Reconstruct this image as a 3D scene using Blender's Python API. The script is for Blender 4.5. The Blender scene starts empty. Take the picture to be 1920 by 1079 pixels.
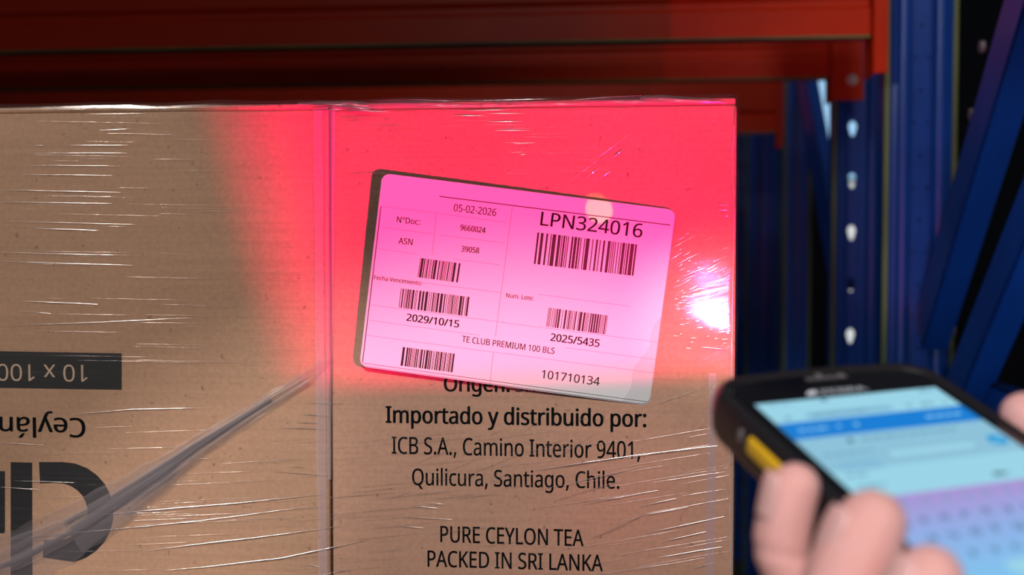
import bpy, bmesh, math, random, os
from mathutils import Vector, Matrix, noise
PI = math.pi
random.seed(7)
SC = bpy.context.scene
COL = SC.collection

# ------------------------------------------------------------------ camera
F = 2200.0                       # focal length in pixels of a 1920 px wide frame
ZC = 0.402                       # camera height
YB = 0.598                       # front faces of the cartons
ZF = -0.66                       # floor level
cam = bpy.data.cameras.new('camera'); cam_o = bpy.data.objects.new('camera', cam); COL.objects.link(cam_o)
cam.sensor_width = 36; cam.lens = F / 1920 * 36; cam.clip_start = 0.01; cam.clip_end = 50
cam_o.location = (0, 0, ZC); cam_o.rotation_euler = (math.radians(90 - 2.2), 0, math.radians(6.0))
cam.dof.use_dof = True; cam.dof.focus_distance = 0.60; cam.dof.aperture_fstop = 7.5
SC.camera = cam_o
R = cam_o.rotation_euler.to_matrix()
C0 = Vector((0, 0, ZC))

# ------------------------------------------------------------------ exposure, world, lights
SC.view_settings.view_transform = 'Standard'; SC.view_settings.look = 'None'
SC.view_settings.exposure = 0; SC.view_settings.gamma = 1; SC.view_settings.use_curve_mapping = False
W = bpy.data.worlds.new('world'); SC.world = W; W.use_nodes = True
W.node_tree.nodes['Background'].inputs[0].default_value = (0.80, 0.88, 1.0, 1)
W.node_tree.nodes['Background'].inputs[1].default_value = 0.05


def lamp(name, kind, loc, target, energy, color, **kw):
    l = bpy.data.lights.new(name, kind); o = bpy.data.objects.new(name, l); COL.objects.link(o)
    o.location = loc; l.energy = energy; l.color = color
    o.rotation_euler = (Vector(target) - Vector(loc)).to_track_quat('-Z', 'Y').to_euler()
    for k, v in kw.items(): setattr(l, k, v)
    return o


def face_x(px): return (px - 1191) / F * YB
def face_z(py): return ZC - (py - 455) / F * YB


# soft general light from the aisle lamps above and behind the camera
lamp('aisle_light', 'AREA', (-0.24, -0.78, 1.45), (-0.05, YB, 0.35), 3.6, (1.0, 0.90, 0.88), shape='RECTANGLE', size=0.05, size_y=0.10)
# two added spots, cones shaped to leave the red field dim: one on the left carton, one on the lower part of the load and the hand
def pool(name, src, cx, cy, rad, energy, color, blend, radius):
    tgt = Vector((face_x(cx), YB, face_z(cy))); src = Vector(src)
    a = math.atan(rad / F * YB / (tgt - src).length)
    return lamp(name, 'SPOT', src, tgt, energy, color, spot_size=2 * a, spot_blend=blend, shadow_soft_size=radius)
pool('left_spot', (-0.92, -0.75, 0.95), -500, 640, 1090, 47.0, (1.0, 0.87, 0.78), 0.30, 0.02)
pool('low_spot', (-0.02, -0.85, 1.15), 980, 2240, 1590, 74.0, (1.0, 0.87, 0.84), 0.10, 0.03)
# unseen lights added to brighten the rack's beams, posts and braces
lamp('rack_beam_fill', 'SPOT', (0.60, 0.35, 1.45), (0.28, 1.45, 0.66), 19.0, (1.0, 0.97, 0.92), spot_size=math.radians(34), spot_blend=1.0, shadow_soft_size=.08)
lamp('rack_back_fill', 'AREA', (-0.25, 1.95, 1.5), (0.35, 2.45, 0.45), 2.5, (0.85, 0.9, 1.0), shape='RECTANGLE', size=0.3, size_y=0.3)
lamp('rack_post_fill', 'SPOT', (-0.12, 0.72, 0.80), (0.37, 1.25, 0.42), 3.4, (0.95, 0.97, 1.0), spot_size=math.radians(62), spot_blend=.6, shadow_soft_size=.03)
lamp('rack_low_fill', 'SPOT', (0.16, 0.70, 0.06), (0.40, 1.22, 0.42), 5.0, (0.92, 0.96, 1.0), spot_size=math.radians(50), spot_blend=.8, shadow_soft_size=.04)

# ------------------------------------------------------------------ the scanner's pose (needed for its light)
def c2w(x, y, z): return C0 + R @ Vector((x, -y, -z))          # camera-side mm-style axes: right, down, forward (metres)
def d2w(x, y, z): return R @ Vector((x, -y, -z))
AX_W = d2w(0.9482, -0.0546, 0.3134).normalized()               # across the scanner, to its right
AX_U = -d2w(0.3115, 0.3573, -0.8803)
AX_U = (AX_U - AX_U.dot(AX_W) * AX_W).normalized()             # along the scanner, to its top
AX_N = AX_W.cross(AX_U).normalized()                           # out of its screen
SC_O = c2w(0.0696, 0.0342, 0.337)                              # upper left corner of the display
SM = Matrix((AX_W, AX_U, AX_N)).transposed().to_4x4(); SM.translation = SC_O
def S(x, y, z): return SC_O + (AX_W * x + AX_U * y + AX_N * z) * 0.001    # scanner millimetres to world

LP = S(40, 31, -16)                                            # the scan engine's lamp, just ahead of the nose


def scan_light():
    """red illumination lamp: its optics spread an even field with soft edges (an angular profile, like an IES file)"""
    l = bpy.data.lights.new('scan_illumination', 'POINT'); o = bpy.data.objects.new('scan_illumination', l); COL.objects.link(o)
    o.location = LP; l.energy = 1.0; l.shadow_soft_size = 0.0028; l.color = (1, 1, 1)
    l.use_nodes = True; nt = l.node_tree; nd = nt.nodes; lk = nt.links
    em = nd['Emission']
    g = nd.new('ShaderNodeNewGeometry'); sp = nd.new('ShaderNodeSeparateXYZ'); lk.new(g.outputs['Incoming'], sp.inputs[0])

    def m(op, a, b=None, c=None, clamp=False):
        n = nd.new('ShaderNodeMath'); n.operation = op; n.use_clamp = clamp
        for i, v in enumerate((a, b, c)):
            if v is None: continue
            if isinstance(v, (int, float)): n.inputs[i].default_value = v
            else: lk.new(v, n.inputs[i])
        return n.outputs[0]

    def smooth(v, lo, hi):
        n = nd.new('ShaderNodeMapRange'); n.interpolation_type = 'SMOOTHSTEP'
        lk.new(v, n.inputs[0]); n.inputs[1].default_value = lo; n.inputs[2].default_value = hi
        return n.outputs[0]
    s = YB - LP.y
    iy = m('MAXIMUM', sp.outputs[1], 0.02)
    X = m('MULTIPLY_ADD', m('DIVIDE', sp.outputs[0], iy), s, LP.x)
    Z = m('MULTIPLY_ADD', m('DIVIDE', sp.outputs[2], iy), s, LP.z)
    # left edge of the field: a slanted line; lower edge: nearly level
    x1, z1, x2, z2 = face_x(430), face_z(200), face_x(575), face_z(740)
    k = (x2 - x1) / (z2 - z1)
    left = smooth(m('SUBTRACT', X, m('MULTIPLY_ADD', Z, k, x1 - k * z1)), -0.030, 0.036)
    xa, za, xb, zb = face_x(600), face_z(730), face_x(1370), face_z(694)
    kb = (zb - za) / (xb - xa)
    low = smooth(m('SUBTRACT', Z, m('MULTIPLY_ADD', X, kb, za - kb * xa)), -0.009, 0.012)
    even = m('DIVIDE', 1.0, m('POWER', m('MAXIMUM', sp.outputs[1], 0.42), 3.0))
    p = m('MULTIPLY', m('MULTIPLY', left, low), even)
    # a faint bump added to the field for the red tinge low down
    dx = m('DIVIDE', m('SUBTRACT', X, face_x(1160)), 0.045); dz = m('DIVIDE', m('SUBTRACT', Z, face_z(960)), 0.035)
    rr = m('ADD', m('MULTIPLY', dx, dx), m('MULTIPLY', dz, dz))
    added_bump = m('MULTIPLY', m('POWER', 2.718, m('MULTIPLY', rr, -1.0)), 0.07)
    p = m('ADD', p, added_bump)
    p = m('MULTIPLY', p, m('GREATER_THAN', sp.outputs[1], 0.02))
    em.inputs[0].default_value = (1.0, 0.010, 0.165, 1)
    lk.new(m('MULTIPLY', p, 4.6), em.inputs[1])
    return o


scan_light()
# white spot added at the scan lamp to whiten the film's glint
lamp('film_glint_spot', 'SPOT', LP + Vector((0, -.0002, 0)), (face_x(1345), YB, face_z(590)), 0.52, (1, .94, .72), spot_size=math.radians(28), spot_blend=1.0, shadow_soft_size=0.0028)
aim = Vector((face_x(1118), YB, face_z(389)))
lamp('label_dot_spot', 'SPOT', LP, aim, 1.0, (0.55, 1.0, 0.12), spot_size=math.radians(3.6), spot_blend=0.35, shadow_soft_size=0.0005)  # green spot added to make the yellow dot on the label


# ------------------------------------------------------------------ helpers
def ray(px, py): return R @ Vector(((px - 960) / F, -(py - 539.5) / F, -1.0))
def on_plane(px, py, p0, n):
    r = ray(px, py); return C0 + r * ((Vector(p0) - C0).dot(n) / r.dot(n))
def at(px, py, Y): return on_plane(px, py, (0, Y, 0), Vector((0, 1, 0)))


def mat(name, color, rough=0.6, metal=0.0, spec=0.5, var=0.0, vscale=30, bump=0.0, bscale=200, stretch=(1, 1, 1), coat=0.0, emit=None, sss=0.0):
    m = bpy.data.materials.new(name); m.use_nodes = True; nt = m.node_tree; nd = nt.nodes; lk = nt.links
    b = nd['Principled BSDF']; b.inputs['Base Color'].default_value = (*color, 1)
    b.inputs['Roughness'].default_value = rough; b.inputs['Metallic'].default_value = metal
    b.inputs['Specular IOR Level'].default_value = spec; b.inputs['Coat Weight'].default_value = coat
    if sss:
        b.inputs['Subsurface Weight'].default_value = sss; b.inputs['Subsurface Radius'].default_value = (0.004, 0.0015, 0.001); b.inputs['Subsurface Scale'].default_value = 1
    if emit:
        b.inputs['Emission Color'].default_value = (*color, 1); b.inputs['Emission Strength'].default_value = emit
    if var or bump:
        tc = nd.new('ShaderNodeTexCoord'); mp = nd.new('ShaderNodeMapping'); mp.inputs['Scale'].default_value = stretch
        lk.new(tc.outputs['Object'], mp.inputs[0])
    if var:
        n = nd.new('ShaderNodeTexNoise'); n.inputs['Scale'].default_value = vscale; n.inputs['Detail'].default_value = 6
        lk.new(mp.outputs[0], n.inputs[0])
        r = nd.new('ShaderNodeMapRange'); lk.new(n.outputs[0], r.inputs[0])
        r.inputs[1].default_value = 0.3; r.inputs[2].default_value = 0.7; r.inputs[3].default_value = 1 - var; r.inputs[4].default_value = 1 + var
        mx = nd.new('ShaderNodeMix'); mx.data_type = 'RGBA'; mx.blend_type = 'MULTIPLY'; mx.inputs[0].default_value = 1
        mx.inputs[6].default_value = (*color, 1); lk.new(r.outputs[0], mx.inputs[7]); lk.new(mx.outputs[2], b.inputs['Base Color'])
    if bump:
        n = nd.new('ShaderNodeTexNoise'); n.inputs['Scale'].default_value = bscale; n.inputs['Detail'].default_value = 4
        lk.new(mp.outputs[0], n.inputs[0])
        bm_ = nd.new('ShaderNodeBump'); bm_.inputs['Strength'].default_value = bump; bm_.inputs['Distance'].default_value = 0.0005
        lk.new(n.outputs[0], bm_.inputs['Height']); lk.new(bm_.outputs[0], b.inputs['Normal'])
    return m


def kraft(name, color):
    """brown corrugated board: fibres, dark flecks, faint level flute lines"""
    m = mat(name, color, rough=0.75, spec=0.25)
    nt = m.node_tree; nd = nt.nodes; lk = nt.links; b = nd['Principled BSDF']
    tc = nd.new('ShaderNodeTexCoord')
    def tex(scale, st, detail=5):
        mp = nd.new('ShaderNodeMapping'); mp.inputs['Scale'].default_value = st; lk.new(tc.outputs['Object'], mp.inputs[0])
        n = nd.new('ShaderNodeTexNoise'); n.inputs['Scale'].default_value = scale; n.inputs['Detail'].default_value = detail; lk.new(mp.outputs[0], n.inputs[0]); return n.outputs[0]
    def rng(v, a, b_, c, d):
        r = nd.new('ShaderNodeMapRange'); lk.new(v, r.inputs[0])
        for i, q in enumerate((a, b_, c, d)): r.inputs[i + 1].default_value = q
        return r.outputs[0]
    def mul(a, b_):
        q = nd.new('ShaderNodeMath'); q.operation = 'MULTIPLY'; lk.new(a, q.inputs[0]); lk.new(b_, q.inputs[1]); return q.outputs[0]
    f = mul(rng(tex(14, (1, 1, 1)), .3, .7, .93, 1.07), rng(tex(420, (1, 1, 1)), .3, .7, .92, 1.08))
    f = mul(f, rng(tex(60, (0.12, 1, 9)), .3, .7, .95, 1.05))
    f = mul(f, rng(tex(230, (1, 1, 1), 2), .70, .76, 1.0, .62))
    mx = nd.new('ShaderNodeMix'); mx.data_type = 'RGBA'; mx.blend_type = 'MULTIPLY'; mx.inputs[0].default_value = 1
    mx.inputs[6].default_value = (*color, 1); lk.new(f, mx.inputs[7]); lk.new(mx.outputs[2], b.inputs['Base Color'])
    wv = nd.new('ShaderNodeTexWave'); wv.bands_direction = 'Z'; wv.inputs['Scale'].default_value = 55; wv.inputs['Distortion'].default_value = .4
    lk.new(tc.outputs['Object'], wv.inputs[0])
    bp = nd.new('ShaderNodeBump'); bp.inputs['Strength'].default_value = .12; bp.inputs['Distance'].default_value = 0.0003
    lk.new(wv.outputs[1], bp.inputs['Height']); lk.new(bp.outputs[0], b.inputs['Normal'])
    return m


def film_mat(name, gloss, rough, milk, milk_color=(0.8, 0.8, 0.82), streaks=0.0, milk_var=0.0):
    """thin clear film: mostly lets light through, partly mirrors, slightly milky"""
    m = bpy.data.materials.new(name); m.use_nodes = True; nt = m.node_tree; nd = nt.nodes; lk = nt.links
    nd.remove(nd['Principled BSDF']); out = nd['Material Output']
    tr = nd.new('ShaderNodeBsdfTransparent'); tr.inputs[0].default_value = (0.97, 0.97, 0.97, 1)
    gl = nd.new('ShaderNodeBsdfGlossy'); gl.inputs['Roughness'].default_value = rough; gl.inputs[0].default_value = (1, 1, 1, 1)
    df = nd.new('ShaderNodeBsdfDiffuse'); df.inputs[0].default_value = (*milk_color, 1)
    m1 = nd.new('ShaderNodeMixShader'); m2 = nd.new('ShaderNodeMixShader')
    lk.new(tr.outputs[0], m1.inputs[1]); lk.new(df.outputs[0], m1.inputs[2]); m1.inputs[0].default_value = milk
    lk.new(m1.outputs[0], m2.inputs[1]); lk.new(gl.outputs[0], m2.inputs[2]); m2.inputs[0].default_value = gloss
    lk.new(m2.outputs[0], out.inputs[0])
    tc = nd.new('ShaderNodeTexCoord')
    if streaks:
        at_ = nd.new('ShaderNodeAttribute'); at_.attribute_name = 'flow'      # stretch direction of the film, stored on the mesh
        mp = nd.new('ShaderNodeMapping'); mp.inputs['Scale'].default_value = (5, 1, 420); lk.new(at_.outputs['Vector'], mp.inputs[0])
        n = nd.new('ShaderNodeTexNoise'); n.inputs['Scale'].default_value = 1.0; n.inputs['Detail'].default_value = 5; n.inputs['Roughness'].default_value = .6; lk.new(mp.outputs[0], n.inputs[0])
        n2 = nd.new('ShaderNodeTexNoise'); n2.inputs['Scale'].default_value = 160; n2.inputs['Detail'].default_value = 3; lk.new(tc.outputs['Object'], n2.inputs[0])
        ad = nd.new('ShaderNodeMath'); ad.operation = 'MULTIPLY_ADD'; lk.new(n2.outputs[0], ad.inputs[0]); ad.inputs[1].default_value = 0.5; lk.new(n.outputs[0], ad.inputs[2])
        bp = nd.new('ShaderNodeBump'); bp.inputs['Strength'].default_value = streaks; bp.inputs['Distance'].default_value = 0.0006
        lk.new(ad.outputs[0], bp.inputs['Height']); lk.new(bp.outputs[0], gl.inputs['Normal'])
        if milk_var:
            r = nd.new('ShaderNodeMapRange'); lk.new(n.outputs[0], r.inputs[0]); r.inputs[1].default_value = .52; r.inputs[2].default_value = .8
            r.inputs[3].default_value = milk; r.inputs[4].default_value = milk + milk_var; lk.new(r.outputs[0], m1.inputs[0])
    return m


def mesh_obj(name, verts, faces, m, parent=None, smooth=False, mw=None):
    me = bpy.data.meshes.new(name); me.from_pydata([tuple(v) for v in verts], [], faces); me.update()
    if m: me.materials.append(m)
    if smooth: me.polygons.foreach_set('use_smooth', [True] * len(me.polygons))
    o = bpy.data.objects.new(name, me); COL.objects.link(o)
    if mw is not None: o.matrix_world = mw
    if parent: o.parent = parent; o.matrix_parent_inverse = Matrix.Identity(4) if mw is None else o.matrix_parent_inverse
    return o


def bm_obj(name, bm, m, parent=None, smooth=False):
    me = bpy.data.meshes.new(name); bmesh.ops.recalc_face_normals(bm, faces=bm.faces); bm.to_mesh(me); bm.free()
    if m: me.materials.append(m)
    if smooth: me.polygons.foreach_set('use_smooth', [True] * len(me.polygons))
    o = bpy.data.objects.new(name, me); COL.objects.link(o)
    if parent: o.parent = parent
    return o


def box(bm, x0, x1, y0, y1, z0, z1, bev=0.0, seg=2, mtx=None):
    t = bmesh.new(); bmesh.ops.create_cube(t, size=1)
    for v in t.verts: v.co = Vector(((x0 + x1) / 2 + v.co.x * (x1 - x0), (y0 + y1) / 2 + v.co.y * (y1 - y0), (z0 + z1) / 2 + v.co.z * (z1 - z0)))
    if bev: bmesh.ops.bevel(t, geom=t.edges[:], offset=bev, segments=seg, affect='EDGES', profile=.5)
    if mtx is not None: bmesh.ops.transform(t, matrix=mtx, verts=t.verts)
    me = bpy.data.meshes.new('tmp'); t.to_mesh(me); t.free(); bm.from_mesh(me); bpy.data.meshes.remove(me)


def empty(name, loc, label=None, cat=None, group=None):
    o = bpy.data.objects.new(name, None); COL.objects.link(o); o.location = loc; o.empty_display_size = .05
    if label: o['label'] = label
    if cat: o['category'] = cat
    if group: o['group'] = group
    return o


def adopt(root):
    """children were built in world coordinates: move them under their root"""
    inv = Matrix.Translation(root.location).inverted()
    for c in root.children: c.matrix_parent_inverse = inv


FONT = None
try:
    p_ = os.path.join(bpy.utils.system_resource('DATAFILES', path='fonts'), 'NotoSansHebrew-Regular.woff2')
    if os.path.exists(p_): FONT = bpy.data.fonts.load(p_)      # a font that ships inside Blender
except Exception:
    FONT = None


CAPH = 0.7
def text_geo(s, bold=0.0):
    """flat lettering: vertices (x, y) and faces, scaled to width 1 and cap height 1"""
    cu = bpy.data.curves.new('tmp_text', 'FONT'); cu.body = s; cu.resolution_u = 3; cu.fill_mode = 'FRONT'
    if FONT: cu.font = FONT
    o = bpy.data.objects.new('tmp_text', cu); COL.objects.link(o)
    dg = bpy.context.evaluated_depsgraph_get(); me = bpy.data.meshes.new_from_object(o.evaluated_get(dg))
    vs = [Vector((v.co.x, v.co.y)) for v in me.vertices]; fs = [tuple(p.vertices) for p in me.polygons]
    bpy.data.objects.remove(o); bpy.data.curves.remove(cu); bpy.data.meshes.remove(me)
    x0 = min(v.x for v in vs); x1 = max(v.x for v in vs); cap = CAPH
    vs = [Vector(((v.x - x0) / (x1 - x0), v.y / cap)) for v in vs]
    if bold:                       # heavier strokes: the same outline struck again with small shifts
        bx = bold / (x1 - x0); by = bold * .55; n = len(vs); base = list(vs); fb = list(fs); vs = []; fs = []
        for k, (dx, dy) in enumerate(((-bx, 0), (bx, 0), (-bx * .5, by), (bx * .5, -by), (bx * .5, by), (-bx * .5, -by), (0, 0))):
            vs += [v + Vector((dx, dy)) for v in base]; fs += [tuple(i + k * n for i in f) for f in fb]
    return vs, fs


CAPH = max(v.y for v in text_geo('H')[0]) * CAPH


def text_on(name, s, a, b, cap, up, m, parent, bold=0.0, fn=None):
    """lettering from baseline point a to baseline point b (world), cap height and up direction"""
    vs, fs = text_geo(s, bold); a = Vector(a); b = Vector(b); up = Vector(up).normalized()
    pts = [a + (b - a) * v.x + up * cap * v.y for v in vs]
    if fn: pts = [fn(p) for p in pts]
    return mesh_obj(name, pts, fs, m, parent)


# ------------------------------------------------------------------ materials
M_kraft_l = kraft('kraft_left', (0.50, 0.312, 0.20)); M_kraft_r = kraft('kraft_right', (0.54, 0.330, 0.225))
M_ink = mat('black_print', (0.008, 0.008, 0.010), rough=.55, var=.25, vscale=300)
M_ink2 = mat('black_print_soft', (0.020, 0.015, 0.013), rough=.6, var=.3, vscale=300)
M_paper = mat('label_paper', (0.72, 0.78, 0.79), rough=.42, spec=.4)
M_line = mat('label_rule_grey', (0.40, 0.36, 0.40), rough=.5)
M_orange = mat('orange_paint', (0.42, 0.020, 0.001), rough=.38, spec=.2, var=.08, vscale=12)
M_blue = mat('blue_paint', (0.002, 0.040, 0.24), rough=.34, spec=.5, var=.12, vscale=15)
M_edge = mat('olive_lit_edge', (0.085, 0.115, 0.03), rough=.5, var=.5, vscale=9, stretch=(1, 1, .6))  # greenish light on post and beam edges, put into the colour
M_steel = mat('zinc_steel', (0.55, 0.52, 0.50), rough=.35, metal=.8)
M_rubber = mat('black_rubber', (0.012, 0.011, 0.013), rough=.42, spec=.4, bump=.15, bscale=900)
M_glass = mat('black_glass', (0.004, 0.004, 0.006), rough=.08, spec=.5)
M_yellow = mat('yellow_plastic', (0.80, 0.50, 0.015), rough=.4)
M_wood = mat('pine_wood', (0.45, 0.31, 0.18), rough=.8, var=.2, vscale=20, stretch=(.2, 2, 2))
M_concrete = mat('concrete', (0.035, 0.035, 0.04), rough=.8, var=.15, vscale=5)
M_wall = mat('dark_wall_panel', (0.02, 0.022, 0.03), rough=.8, var=.2, vscale=2)
M_skin = mat('skin', (0.78, 0.44, 0.41), rough=.48, spec=.35, var=.12, vscale=90, bump=.25, bscale=700, sss=.25)
M_nail = mat('fingernail', (0.78, 0.48, 0.46), rough=.3, spec=.5)
M_film = film_mat('stretch_film', .06, .09, .003, streaks=.15, milk_var=.035)
M_crease = film_mat('film_crease', .60, .155, .20, (0.9, 0.88, 0.86))
M_band = film_mat('film_rope', .03, .3, .13, (0.40, 0.36, 0.39))
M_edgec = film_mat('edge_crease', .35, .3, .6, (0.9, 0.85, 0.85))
M_fold = film_mat('film_fold', .06, .25, .24, (0.74, 0.62, 0.70))
M_ruffle = film_mat('film_ruffle', .14, .3, .38, (0.70, 0.64, 0.60))

# ------------------------------------------------------------------ setting
def structure(o, kind='structure'): o['kind'] = kind; return o
bm = bmesh.new(); box(bm, -3.5, 3.5, -1.6, 6.1, ZF - .1, ZF); structure(bm_obj('floor', bm, M_concrete))
bm = bmesh.new(); box(bm, -3.5, 3.5, 6.0, 6.1, ZF, 3.2); structure(bm_obj('wall_back', bm, M_wall))
WX0, WX1, WX2, WX3 = [at(p, 400, 5.97).x for p in (1512, 1630, 1583, 1614)]; WZ1 = at(1550, 335, 5.97).z; WZ2 = at(1550, 95, 5.97).z
win = bpy.data.objects.new('window_1', None); COL.objects.link(win); win.location = (1.05, 5.98, 0.6); structure(win)
M_day = mat('daylight_pane', (0.35, 0.62, 0.90), emit=1.0)
M_day2 = mat('daylight_pane_pale', (0.72, 0.75, 0.75), emit=.9)
bm = bmesh.new(); box(bm, WX0, WX1, 5.965, 5.975, WZ1, WZ2); o = bm_obj('pane', bm, M_day, win)
bm = bmesh.new(); box(bm, WX2, WX3, 5.965, 5.975, -.4, WZ1 - .02); o = bm_obj('pane', bm, M_day2, win)
bm = bmesh.new()
for a in ((WX0 - .03, WX0, WZ1 - .03, WZ2 + .03), (WX1, WX1 + .03, WZ1 - .03, WZ2 + .03), (WX2 - .02, WX2, -.42, WZ1 - .02), (WX3, WX3 + .02, -.42, WZ1 - .02)): box(bm, a[0], a[1], 5.94, 5.998, a[2], a[3])
box(bm, WX0, WX1, 5.94, 5.998, WZ2, WZ2 + .03); box(bm, WX0, WX1, 5.94, 5.998, WZ1 - .02, WZ1)
bm_obj('window_frame', bm, M_wall, win); adopt(win)

# pallet under the load (below the frame)
pal = empty('pallet', (-0.13, YB + .2, ZF), 'pale pine pallet on the concrete floor carrying the two wrapped cartons', 'pallet')
for i in range(5):
    bm = bmesh.new(); y = YB - .01 + i * .095; box(bm, -.48, .045, y, y + .07, ZF + .122, ZF + .144, .002); bm_obj('deck_board', bm, M_wood, pal)
for x in (-.48, -.24, -.005):
    for y in (YB - .01, YB + .19, YB + .37):
        bm = bmesh.new(); box(bm, x, x + .05, y, y + .07, ZF + .022, ZF + .122, .002); bm_obj('block', bm, M_wood, pal)
    bm = bmesh.new(); box(bm, x, x + .05, YB - .01, YB + .44, ZF, ZF + .022, .002); bm_obj('bottom_board', bm, M_wood, pal)
adopt(pal)

# ------------------------------------------------------------------ cartons
ZT = face_z(190); XS = face_x(608); XR = face_x(1376)
def carton(name, x0, x1, m, label):
    r = empty(name, ((x0 + x1) / 2, YB + .15, .144), label, 'cardboard box', None)
    bm = bmesh.new(); box(bm, x0, x1, YB, YB + .30, .144, ZT - .0030, .0016, 3); bm_obj('carton_body', bm, m, r, True)
    # two top flaps meeting in the middle, slightly lifted
    for k in (0, 1):
        bm = bmesh.new(); ya = YB + .0004 + k * .1503; box(bm, x0 + .0006, x1 - .0006, ya, ya + .1487, ZT - .0030, ZT, .0010, 2)
        for v in bm.verts:
            if v.co.z > ZT - .0012: v.co.z += .0007 * noise.noise(Vector((v.co.x * 9, v.co.y * 9, k)))
        bm_obj('top_flap', bm, m, r, True)
    bm = bmesh.new(); box(bm, x0 + .002, x1 - .002, YB + .125, YB + .175, ZT + .0002, ZT + .0005); bm_obj('packing_tape', bm, mat('tape', (.5, .38, .22), rough=.2), r)
    return r
CL = carton('carton', XS - .235, XS - .0006, M_kraft_l, 'brown cardboard carton on the left, with the upside-down black logo lettering, under stretch film')
CR = carton('carton', XS + .0006, XR, M_kraft_r, 'brown cardboard carton on the right, with the importer address, bearing the white label')
# lower tiers of the stack, under the frame
for k in (0, 1):
    for x0, x1 in ((XS - .235, XS - .0006), (XS + .0006, XR)):
        z0 = ZF + .144 + k * .33
        side = 'left' if x0 < XS - .1 else 'right'; tier = 'bottom' if k == 0 else 'middle'
        t = empty('carton', ((x0 + x1) / 2, YB + .15, z0), 'plain brown carton, %s-hand one in the %s tier of the stack, beneath the printed ones' % (side, tier), 'cardboard box', 'cartons of the lower tiers')
        bm = bmesh.new(); box(bm, x0, x1, YB, YB + .30, z0, z0 + .327, .0016, 2); bm_obj('carton_body', bm, M_kraft_r, t, True)
        for q in (0, 1):
            bm = bmesh.new(); box(bm, x0 + .001, x1 - .001, YB + .0004 + q * .1503, YB + .1491 + q * .1503, z0 + .327, z0 + .330, .001, 1); bm_obj('top_flap', bm, M_kraft_r, t, True)
        adopt(t)
YP = YB - .00015
UPZ = (0, 0, 1)
def fp(px, py, y=None): return at(px, py, YP if y is None else y)
def carton_text(s, ax, ay, bx, by, cap, m, r, bold, flip=False, name='printed_text'):
    return text_on(name, s, fp(ax, ay), fp(bx, by), cap / F * YB, (0, 0, -1 if flip else 1), m, r, bold)
carton_text('Origen:', 833, 734, 955, 735, 29, M_ink2, CR, .022)
carton_text('Sri Lanka', 966, 735, 1110, 738, 29, M_ink2, CR, .0)
carton_text('Importado y distribuido por:', 724, 793, 1211, 801, 31.5, M_ink2, CR, .022)
carton_text('ICB S.A., Camino Interior 9401,', 735, 851, 1200, 861, 32.5, M_ink2, CR, .010)
carton_text('Quilicura, Santiago, Chile.', 773, 910, 1161, 917, 31.5, M_ink2, CR, .010)
carton_text('PURE CEYLON TEA', 826, 1017, 1094, 1025, 31, M_ink2, CR, .012)
carton_text('PACKED IN SRI LANKA', 802, 1063, 1130, 1072, 31, M_ink2, CR, .012)
# left carton
mesh_obj('printed_band', [fp(-60, 727), fp(228, 731.5), fp(228, 663), fp(-60, 658)], [(0, 1, 2, 3)], M_ink, CL)
M_kraft_print = kraft('kraft_in_band', (0.62, 0.46, 0.34))  # brighter than the board: film reflection put into its colour
YP -= .0001
carton_text('10 x 100', 164, 685, -6, 683, 33, M_kraft_print, CL, .0, True, 'printed_number')
YP += .0001
carton_text('Ceylán', 159, 785, -1, 782, 38, M_ink, CL, .012, True)
def poly_print(pts, name): return mesh_obj(name, [fp(*p) for p in pts], [tuple(range(len(pts)))], M_ink, CL)
poly_print([(20, 867), (60, 868), (61, 1180), (20, 1180)], 'printed_letter')
poly_print([(-30, 884), (9, 884), (9, 1001), (-30, 1000)], 'printed_letter')
outer = [(73, 867), (110, 867)]; inner = [(75, 907), (104, 906)]
for i in range(13):
    a = PI / 2 - PI * i / 12 * .93
    outer.append((118 + 95 * math.cos(a), 962 - 95 * math.sin(a))); inner.append((106 + 58 * math.cos(a), 960 - 54 * math.sin(a)))
outer.append((80, 1046)); inner.append((82, 1013))
vs = [fp(*p) for p in outer] + [fp(*p) for p in inner]; n = len(outer)
mesh_obj('printed_letter', vs, [(i, i + 1, n + i + 1, n + i) for i in range(n - 1)], M_ink, CL)
adopt(CL); adopt(CR)

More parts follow.
